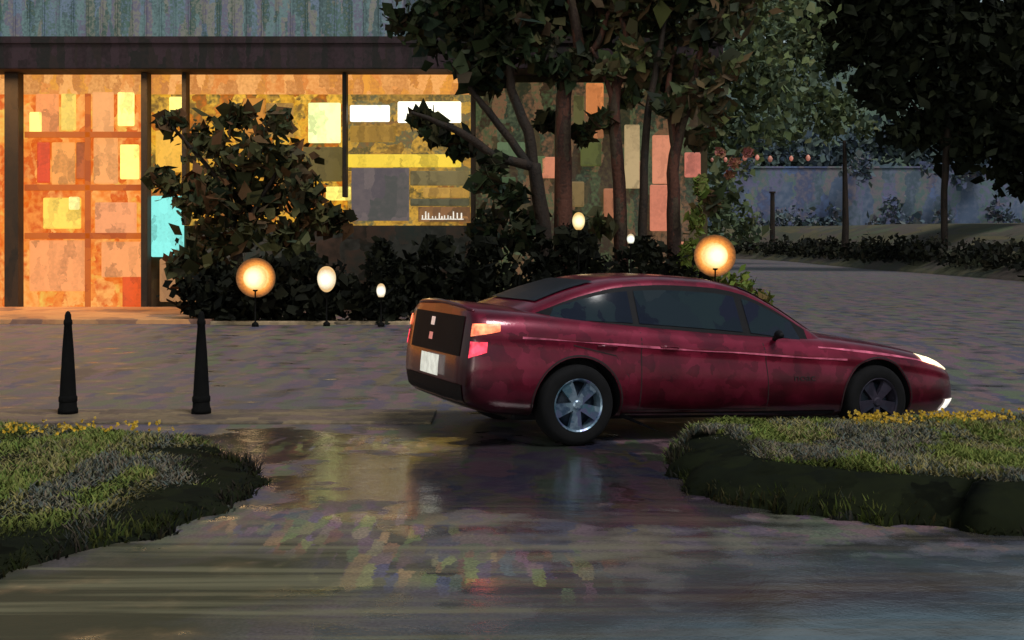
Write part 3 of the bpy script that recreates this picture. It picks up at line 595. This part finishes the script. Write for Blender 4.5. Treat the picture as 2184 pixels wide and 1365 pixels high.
def paint():
    m,nt,b=nodes_of('deep_red_paint')
    se,tc=dabs(nt,(7,7,9),.10,12)
    no=N(nt,'ShaderNodeTexNoise'); no.inputs['Scale'].default_value=3; no.inputs['Detail'].default_value=5
    nt.links.new(tc.outputs['Object'],no.inputs['Vector'])
    f=mth(nt,'ADD',mth(nt,'MULTIPLY',no.outputs['Fac'],.75),mth(nt,'MULTIPLY',se.outputs[0],.3))
    r=ramp(nt,[(.075,.004,.014),(.14,.006,.022),(.22,.014,.042)],pos=[.30,.52,.76]); nt.links.new(f,r.inputs['Fac'])
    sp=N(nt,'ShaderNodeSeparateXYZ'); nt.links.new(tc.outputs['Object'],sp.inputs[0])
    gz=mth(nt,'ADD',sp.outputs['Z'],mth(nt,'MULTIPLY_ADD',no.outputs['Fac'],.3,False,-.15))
    gr=ramp(nt,[(.14,.15,.16),(.42,.42,.42),(1,1,1)],pos=[.24,.44,.72]); nt.links.new(gz,gr.inputs['Fac'])  # shade on the lower body painted into the red by height
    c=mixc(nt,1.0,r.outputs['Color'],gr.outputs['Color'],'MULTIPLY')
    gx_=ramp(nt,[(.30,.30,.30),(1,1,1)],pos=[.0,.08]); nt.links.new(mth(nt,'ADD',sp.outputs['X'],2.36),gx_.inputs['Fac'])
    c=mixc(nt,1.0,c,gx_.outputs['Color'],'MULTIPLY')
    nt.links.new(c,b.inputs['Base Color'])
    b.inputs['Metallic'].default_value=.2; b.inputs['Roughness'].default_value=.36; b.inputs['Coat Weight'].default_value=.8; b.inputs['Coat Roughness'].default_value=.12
    b.inputs['Specular Tint'].default_value=(1,.5,.65,1)
    n2=N(nt,'ShaderNodeTexNoise'); n2.inputs['Scale'].default_value=45; nt.links.new(tc.outputs['Object'],n2.inputs['Vector'])
    bp=N(nt,'ShaderNodeBump'); bp.inputs['Strength'].default_value=.12; bp.inputs['Distance'].default_value=.004; nt.links.new(n2.outputs['Fac'],bp.inputs['Height']); nt.links.new(bp.outputs[0],b.inputs['Normal']); nt.links.new(bp.outputs[0],b.inputs['Coat Normal'])
    return m
m_paint=paint()
m_blk=plain('black_trim',(.005,.005,.007),.65,spec=.2)
m_glass,ng,bgz=nodes_of('dark_car_glass'); bgz.inputs['Roughness'].default_value=.1; bgz.inputs['Specular IOR Level'].default_value=.4
sg,_t=dabs(ng,(3,3,3),.5,3); rg_=ramp(ng,[(.008,.010,.022),(.016,.028,.034),(.012,.014,.030),(.026,.038,.042)]); ng.links.new(sg.outputs[0],rg_.inputs['Fac']); ng.links.new(rg_.outputs['Color'],bgz.inputs['Base Color'])
m_glass2=plain('dim_rear_glass',(.008,.009,.014),.35,spec=.25)
Wf=pchip([(-2.4,.77),(-2.33,.82),(-2.1,.86),(-1.4,.885),(0,.89),(1.5,.88),(2.0,.85),(2.35,.79),(2.52,.73),(2.6,.66)])
ZB=pchip([(-2.4,.32),(-2.2,.24),(-1.4,.2),(1.5,.17),(2.3,.16),(2.6,.20)])
ZS=pchip([(-2.4,1.02),(-2.0,1.02),(-1.4,.99),(-.8,.95),(0,.90),(.9,.85),(1.5,.81),(1.95,.755),(2.35,.68),(2.52,.63),(2.6,.57)])
ZT=pchip([(-2.4,1.11),(-2.3,1.115),(-1.9,1.095),(-1.5,1.07),(-1,1.02),(0,.96),(.95,.94),(1.5,.885),(1.95,.825),(2.35,.745),(2.54,.68),(2.6,.61)])
def section(x):
    W,zb,zs,zt=Wf(x),ZB(x),ZS(x),ZT(x); H=zs-zb
    return [(0,zb),(.78*W,zb),(.92*W,zb+.03),(.975*W,zb+.12),(.995*W,zb+.28*H),(1.0*W,zb+.5*H),(.98*W,zb+.66*H),(.965*W,zb+.74*H),(.988*W,zb+.80*H),(.965*W,zb+.90*H),(.925*W,zb+.975*H),(.87*W,zs+.25*(zt-zs)),(.7*W,zs+.62*(zt-zs)),(.38*W,zs+.93*(zt-zs)),(0,zt)]
def sx_(x,z):
    if x<-1.9:
        w_=((-1.9-x)/.5)**2; x+=w_*(.06*max(0,(z-.62)/.45)+.05*max(0,(.45-z)/.25))
    if x>2.1:
        w_=((x-2.1)/.5)**2; x-=w_*(.06*max(0,(z-.48)/.14)+.03*max(0,(.3-z)/.15))
    return x
st=[-2.4,-2.37,-2.3,-2.2]+[ -2.1+i*.12 for i in range(36)]+[2.2,2.32,2.46,2.56,2.6]
V=[];F=[];ns=len(section(0)); ring=2*ns-2
for x in st:
    s=section(x); pts=[(-y,z) for y,z in s]+[(y,z) for y,z in s[-2:0:-1]]
    V+=[(sx_(x,z),y,z) for y,z in pts]
for i in range(len(st)-1):
    for k in range(ring): F.append((i*ring+k,i*ring+(k+1)%ring,(i+1)*ring+(k+1)%ring,(i+1)*ring+k))
for base,flip in ((0,False),((len(st)-1)*ring,True)):
    for k in range(0,ns-1):
        a,b_=k,k+1; c,d_=(ring-k-1)%ring,(ring-k)%ring
        q=[base+a,base+b_,base+c,base+d_]
        q=list(dict.fromkeys(q))
        if len(q)>=3: F.append(tuple(q if not flip else q[::-1]))
tmp=mk('tmpbody',V,F,m_paint,None,True)
bm=bmesh.new(); bm.from_mesh(tmp.data); bmesh.ops.recalc_face_normals(bm,faces=bm.faces); bm.to_mesh(tmp.data); bm.free()
tmp.modifiers.new('s','SUBSURF').levels=1; tmp.modifiers['s'].render_levels=1
WX=(-1.45,1.55); WR=.325
cuts=[]
for wx in WX:
    for sgn in (-1,1):
        b=MB(); b.revolve([(.0001,-.16),(.385,-.16),(.385,.16),(.0001,.16)],40,'y',(wx,sgn*.83,WR))
        c=b.obj('cut',m_blk); cuts.append(c)
        bmx=bmesh.new(); bmx.from_mesh(c.data); bmesh.ops.remove_doubles(bmx,verts=bmx.verts,dist=.001); bmesh.ops.recalc_face_normals(bmx,faces=bmx.faces); bmx.to_mesh(c.data); bmx.free()
        md=tmp.modifiers.new('b','BOOLEAN'); md.operation='DIFFERENCE'; md.object=c; md.solver='EXACT'; md.material_mode='TRANSFER'
bpy.context.view_layer.update()
bodym=bpy.data.meshes.new_from_object(tmp.evaluated_get(bpy.context.evaluated_depsgraph_get()))
for c in cuts: bpy.data.objects.remove(c)
bpy.data.objects.remove(tmp)
body=bpy.data.objects.new('body',bodym); body.parent=car; col.objects.link(body)
bmx=bmesh.new(); bmx.from_mesh(bodym); bvh=BVHTree.FromBMesh(bmx); bmx.free()
try: bodym.set_sharp_from_angle(angle=R(40))
except Exception as ex: print('sharp',ex)
# greenhouse
ZR=pchip([(-2.0,1.04),(-1.75,1.125),(-1.35,1.27),(-.95,1.365),(-.5,1.395),(-.1,1.385),(.25,1.33),(.55,1.20),(.9,.995),(1.06,.90)])
YR=pchip([(-2.0,.66),(-1.3,.60),(-.5,.60),(.2,.59),(.6,.65),(1.06,.74)])
def gsec(x):
    yb=.885*Wf(x); zb=ZS(x)-.03; yr=YR(x); zr=ZR(x); zrl=max(zb+.012,zr-.075)
    return yb,zb,yr,zrl,zr
def side(x,t,off=0):
    yb,zb,yr,zrl,zr=gsec(x); dy,dz=yr-yb,zrl-zb; L=math.hypot(dy,dz)
    return (yb+dy*t+dz/L*off, zb+dz*t-dy/L*off)
def topz(x,y):
    yb,zb,yr,zrl,zr=gsec(x); y=abs(y); pts=[(0,zr),(yr-.26,zr-.006),(yr-.13,zr-.018),(yr-.045,zr-.04),(yr,zrl)]
    for i in range(4):
        if y<=pts[i+1][0]: 
            t=(y-pts[i][0])/(pts[i+1][0]-pts[i][0]); return pts[i][1]*(1-t)+pts[i+1][1]*t
    return zrl
V=[];F=[];gx=[-2.0+i*(3.06/64) for i in range(65)]
for x in gx:
    yb,zb,yr,zrl,zr=gsec(x)
    h=[side(x,0),side(x,.25),side(x,.5),side(x,.75),side(x,1),(yr-.018,zrl+.6*(zr-.04-zrl)),(yr-.045,zr-.04),(yr-.13,zr-.018),(yr-.26,zr-.006),(.16,zr-.001),(0,zr)]
    V+=[(x,-y,z) for y,z in h]+[(x,y,z) for y,z in h[-2::-1]]
rg=21
for i in range(64):
    for k in range(rg-1): F.append((i*rg+k,i*rg+k+1,(i+1)*rg+k+1,(i+1)*rg+k))
cabin=mk('cabin_roof',V,F,m_paint,car,True)
def sidepatch(name,x0,x1,t0,t1,off,mat,sgn,slant0=0,slant1=0):
    V=[];F=[];nx=18;nt_=5
    for i in range(nx+1):
        for j in range(nt_+1):
            tt=j/nt_; t=t0+(t1-t0)*tt
            x=(x0+slant0*tt)+((x1+slant1*tt)-(x0+slant0*tt))*i/nx
            y,z=side(x,t,off); V.append((x,sgn*y,z))
    for i in range(nx):
        for j in range(nt_): a=i*(nt_+1)+j; F.append((a,a+1,a+nt_+2,a+nt_+1) if sgn>0 else (a,a+nt_+1,a+nt_+2,a+1))
    return mk(name,V,F,mat,car,True)
for sgn in (-1,1):
    sidepatch('window_trim',-1.80,.84,.06,.97,.005,m_blk,sgn)
    for (a,b_,s0,s1) in [(-1.70,-.92,.10,0.0),(-.86,.16,0,-.02),(.24,.76,-.02,-.06)]:
        sidepatch('side_window',a,b_,.15,.86,.011,m_glass,sgn,s0,s1)
def toppatch(name,x0,x1,u,off,mat,bow=0.0):
    V=[];F=[];nx=14;ny=16
    for i in range(nx+1):
        for j in range(ny+1):
            v=-1+2*j/ny; x=x0+(x1-x0)*i/nx - bow*v*v*(1 if x1>0 else -1)
            yr=YR(x); y=v*u*yr; dz=(ZR(x+.01)-ZR(x-.01))/.02; L=math.hypot(1,dz)
            V.append((x-dz/L*off,y,topz(x,y)+off/L))
    for i in range(nx):
        for j in range(ny): a=i*(ny+1)+j; F.append((a,a+ny+1,a+ny+2,a+1))
    return mk(name,V,F,mat,car,True)
toppatch('windscreen',.32,1.01,.9,.012,m_glass,.06); toppatch('rear_window',-1.72,-1.18,.76,.012,m_glass2,.03)
def project(name,grid,mat,off=.006,parent=car,flip=False):
    V=[];F=[];n=len(grid);m=len(grid[0]);last=None
    for row in grid:
        for o,d in row:
            hit=bvh.ray_cast(Vector(o),Vector(d).normalized())
            if hit[0] is None: p=last or Vector(o)
            else: p=hit[0]-Vector(d).normalized()*off; last=p
            V.append(p)
    for i in range(n-1):
        for j in range(m-1): a=i*m+j; F.append((a,a+m,a+m+1,a+1) if not flip else (a,a+1,a+m+1,a+m))
    return mk(name,V,F,mat,parent,True)
def sidegrid(x0,x1,z0,z1,sgn,nx=8,nz=4,f=None):
    return [[((x0+(x1-x0)*i/nx+(f(j/nz) if f else 0),sgn*1.5,z0+(z1-z0)*j/nz),(0,-sgn,0)) for j in range(nz+1)] for i in range(nx+1)]
m_tail=plain('lit_tail_lens',(.5,.02,.05),.25,emit=1.15,ec=(1.0,.06,.10),var=.6,nscale=18)
m_tail2=plain('orange_tail_lens',(.7,.2,.1),.25,emit=2.0,ec=(1.0,.18,.08),var=.6,nscale=14)
def corner(name,cx,cy,sgn,a0,a1,z0,z1,mat,off=.010,rear=True,z0b=None,z1b=None,n=12):
    g=[]
    for i in range(n+1):
        a=R(a0+(a1-a0)*i/n); dx=(-1 if rear else 1)*math.cos(a); dy=sgn*math.sin(a); row=[]
        zz0=z0+((z0b if z0b is not None else z0)-z0)*i/n; zz1=z1+((z1b if z1b is not None else z1)-z1)*i/n
        for j in range(6):
            z=zz0+(zz1-zz0)*j/5
            row.append(((cx+dx*1.5,sgn*cy+dy*1.5,z),(-dx,-dy,0)))
        g.append(row)
    return project(name,g,mat,off)
hl_m=plain('headlight_lens',(.8,.7,.5),.15,emit=1.8,ec=(1,.82,.5),var=.35); fg=plain('fog_lens',(.8,.8,.7),.2,emit=1.0,ec=(1,.95,.85))
for sgn in (-1,1):
    corner('taillight',-2.0,.5,sgn,36,68,.86,.96,m_tail2,z0b=.905,z1b=.97)
    corner('brake_light',-2.0,.5,sgn,36,54,.69,.82,m_tail,z0b=.74,z1b=.82)
    corner('headlight',1.95,.35,sgn,2,72,.54,.64,hl_m,rear=False,z0b=.69,z1b=.755)
    corner('fog_lamp',1.95,.35,sgn,22,42,.22,.33,fg,rear=False)
def reargrid(y0,y1,z0,z1,n=8):
    return [[((-3,y0+(y1-y0)*i/n,z0+(z1-z0)*j/4),(1,0,0)) for j in range(5)] for i in range(n+1)]
project('tailgate_panel',reargrid(-.60,.60,.69,1.01,12),m_blk,.006)
project('licence_plate',reargrid(-.22,.22,.50,.67),plain('cream_plate',(.75,.74,.66),.5,emit=.6,ec=(.8,.8,.7),var=.2),.03)
project('lid_glint',reargrid(.05,.14,.90,.97),plain('pale_lid_glint',(.8,.8,.8),.3,.5,emit=.35,ec=(.8,.72,.7)),.012)  # light reflections on the boot lid built as small glowing patches
project('lid_glint',reargrid(.05,.14,.78,.84),plain('red_lid_glint',(.7,.3,.3),.3,.5,emit=.3,ec=(.8,.35,.35)),.012)
project('rear_valance',reargrid(-.68,.68,.31,.47,10),m_blk,.008)
b=MB(); p,r=smoothpath([(-2.30,-.66,1.055),(-2.34,-.45,1.09),(-2.36,0,1.11),(-2.34,.45,1.09),(-2.30,.66,1.055)],[.010,.014,.016,.014,.010],5); b.tube(p,r,8); b.obj('spoiler',m_paint,car,True)
m_seam=plain('panel_gap',(.012,.002,.004),.7)
m_highlight=plain('pink_edge_highlight',(.55,.12,.20),.25,var=.6,nscale=9)  # pink highlights on the body edges, painted as thin coloured strips
for sgn in (-1,1):
    for x,f in ((-.89,lambda t:0),(.36,lambda t:-.05*t*t)):
        project('door_seam',sidegrid(x,x+.009,.27,ZS(x)-.04,sgn,1,12,f),m_seam,.002)
    project('door_seam',[[((x,sgn*1.5,.272+dz),(0,-sgn,0)) for dz in (0,.009)] for x in np.linspace(-.98,.36,16)],m_seam,.002)
    project('door_seam',[[((x,sgn*1.5,z+dz),(0,-sgn,0)) for dz in (0,.009)] for x,z in [(-.98,.28),(-1.02,.42),(-1.0,.55),(-1.12,.72),(-1.5,.80),(-1.62,.93)]],m_seam,.002)
    project('sill_trim',sidegrid(-1.02,1.1,.18,.25,sgn,16,2),m_blk,.006)
    for hx in (-1.2,-.62):
        hit=bvh.ray_cast(Vector((hx,sgn*1.5,.80)),Vector((0,-sgn,0)))
        y=hit[0].y; b=MB(); p,r=smoothpath([(hx-.09,y,.80),(hx-.05,y+sgn*.02,.805),(hx+.05,y+sgn*.02,.80),(hx+.09,y,.795)],[.007,.009,.009,.007],4); b.tube(p,r,8); b.obj('door_handle',m_paint,car,True)
    b=MB(); p,r=smoothpath([(.46,sgn*.80,.87),(.44,sgn*.88,.90)],[.02,.02],2); b.tube(p,r,6)
    p,r=smoothpath([(.44,sgn*.86,.91),(.43,sgn*.91,.92),(.42,sgn*.97,.91)],[.025,.04,.02],4); b.tube(p,r,10); b.obj('wing_mirror',m_blk,car,True)
    for wx in WX:
        rows=[]
        for k in range(29):
            a=R(-12+204*k/28); rows.append([((wx+rr*math.cos(a),sgn*1.5,WR+rr*math.sin(a)),(0,-sgn,0)) for rr in (.392,.405)])
        project('wheel_arch_lip',rows,m_seam,.006)
    project('crease_highlight',[[((x,sgn*1.5,ZB(x)+.80*(ZS(x)-ZB(x))+dz),(0,-sgn,0)) for dz in (-.009*abs(math.sin(x*2.1))-.001,.009*abs(math.sin(x*2.9+1))+.001)] for x in np.linspace(-1.95,1.2,50)],m_highlight,.004)
    project('shoulder_highlight',[[((x,sgn*1.5,ZS(x)-.045+dz),(0,-sgn,0)) for dz in (-.012*abs(math.sin(x*3.1)),.010)] for x in np.linspace(.9,2.25,30)],m_highlight,.004)
tx=bpy.data.curves.new('t','FONT'); tx.body='noac'; tx.size=.08; tx.extrude=.002; to=bpy.data.objects.new('t',tx); col.objects.link(to); bpy.context.view_layer.update()
tm=bpy.data.meshes.new_from_object(to.evaluated_get(bpy.context.evaluated_depsgraph_get())); bpy.data.objects.remove(to); tm.materials.append(m_seam)
for v in tm.vertices: 
    xx=.62+v.co.x*1.5; zz=.52+v.co.y; h=bvh.ray_cast(Vector((xx,-1.5,zz)),Vector((0,1,0))); yy=(h[0].y if h[0] else -.88)-.004-v.co.z
    v.co=Vector((xx,yy,zz))
lo=bpy.data.objects.new('door_lettering',tm); lo.parent=car; col.objects.link(lo)
project('grille',[[((3,-.3+.6*i/8,.36+.11*j/4),(-1,0,0)) for j in range(5)] for i in range(9)],m_blk,.008)
b=MB(); b.box(-1.9,2.0,-.58,.58,.17,.26,.02); b.obj('underbody',m_blk,car)
m_tyre=plain('tyre_rubber',(.005,.005,.006),.9,spec=.2); m_rim=dabmat('blue_grey_alloy',[lin((70,92,120)),lin((150,170,190)),lin((84,120,140)),lin((110,110,150))],(9,9,9),.3,metal=.6,spec=.5); m_hub=plain('brake_disc',(.02,.03,.05),.5,.5)
m_rimd=dabmat('shaded_alloy',[lin((30,28,42)),lin((50,44,58)),lin((34,38,52))],(9,9,9),.7,metal=.2)  # wheel arch shade on the front rims put into a darker alloy
ty=MB(); ty.revolve([(.205,-.095),(.225,-.108),(.28,-.112),(.312,-.098),(.325,-.07),(.325,.07),(.312,.098),(.28,.112),(.235,.108),(.215,.095)],40,'y')
rm=MB(); rm.revolve([(.216,-.104),(.212,-.110),(.200,-.10),(.190,-.06),(.185,.08)],40,'y')
for k in range(5):
    a=2*math.pi*k/5+.3; ca,sa=math.cos(a),math.sin(a)
    def P(r_,w_,y): return (r_*ca-w_*sa,y,r_*sa+w_*ca)
    v=[P(.03,-.03,-.085),P(.03,.03,-.085),P(.197,.058,-.092),P(.197,-.058,-.092),P(.03,-.03,-.05),P(.03,.03,-.05),P(.197,.058,-.05),P(.197,-.058,-.05)]
    rm.add(v,[(0,1,2,3),(0,3,7,4),(1,5,6,2),(4,7,6,5)])
rm.revolve([(.0001,-.10),(.03,-.10),(.042,-.09),(.045,-.05)],16,'y')
hb=MB(); hb.revolve([(.0001,-.03),(.14,-.03),(.15,-.02),(.19,.0),(.19,.06),(.0001,.06)],24,'y')
first=None
for wx in WX:
    for sgn in (-1,1):
        if first is None:
            h=hb.obj('wheel',m_hub,car,True); t=ty.obj('tyre',m_tyre,h,True); r_=rm.obj('rim',m_rim,h,False); first=(h,t,r_)
        else:
            h=first[0].copy(); col.objects.link(h); h.parent=car
            for q in first[1:]:
                c=q.copy(); c.parent=h; col.objects.link(c)
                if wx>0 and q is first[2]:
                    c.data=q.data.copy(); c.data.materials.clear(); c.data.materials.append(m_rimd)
        h.location=(wx,sgn*.775,WR); h.rotation_euler=(0,.4*wx,0 if sgn<0 else math.pi)
print('done')
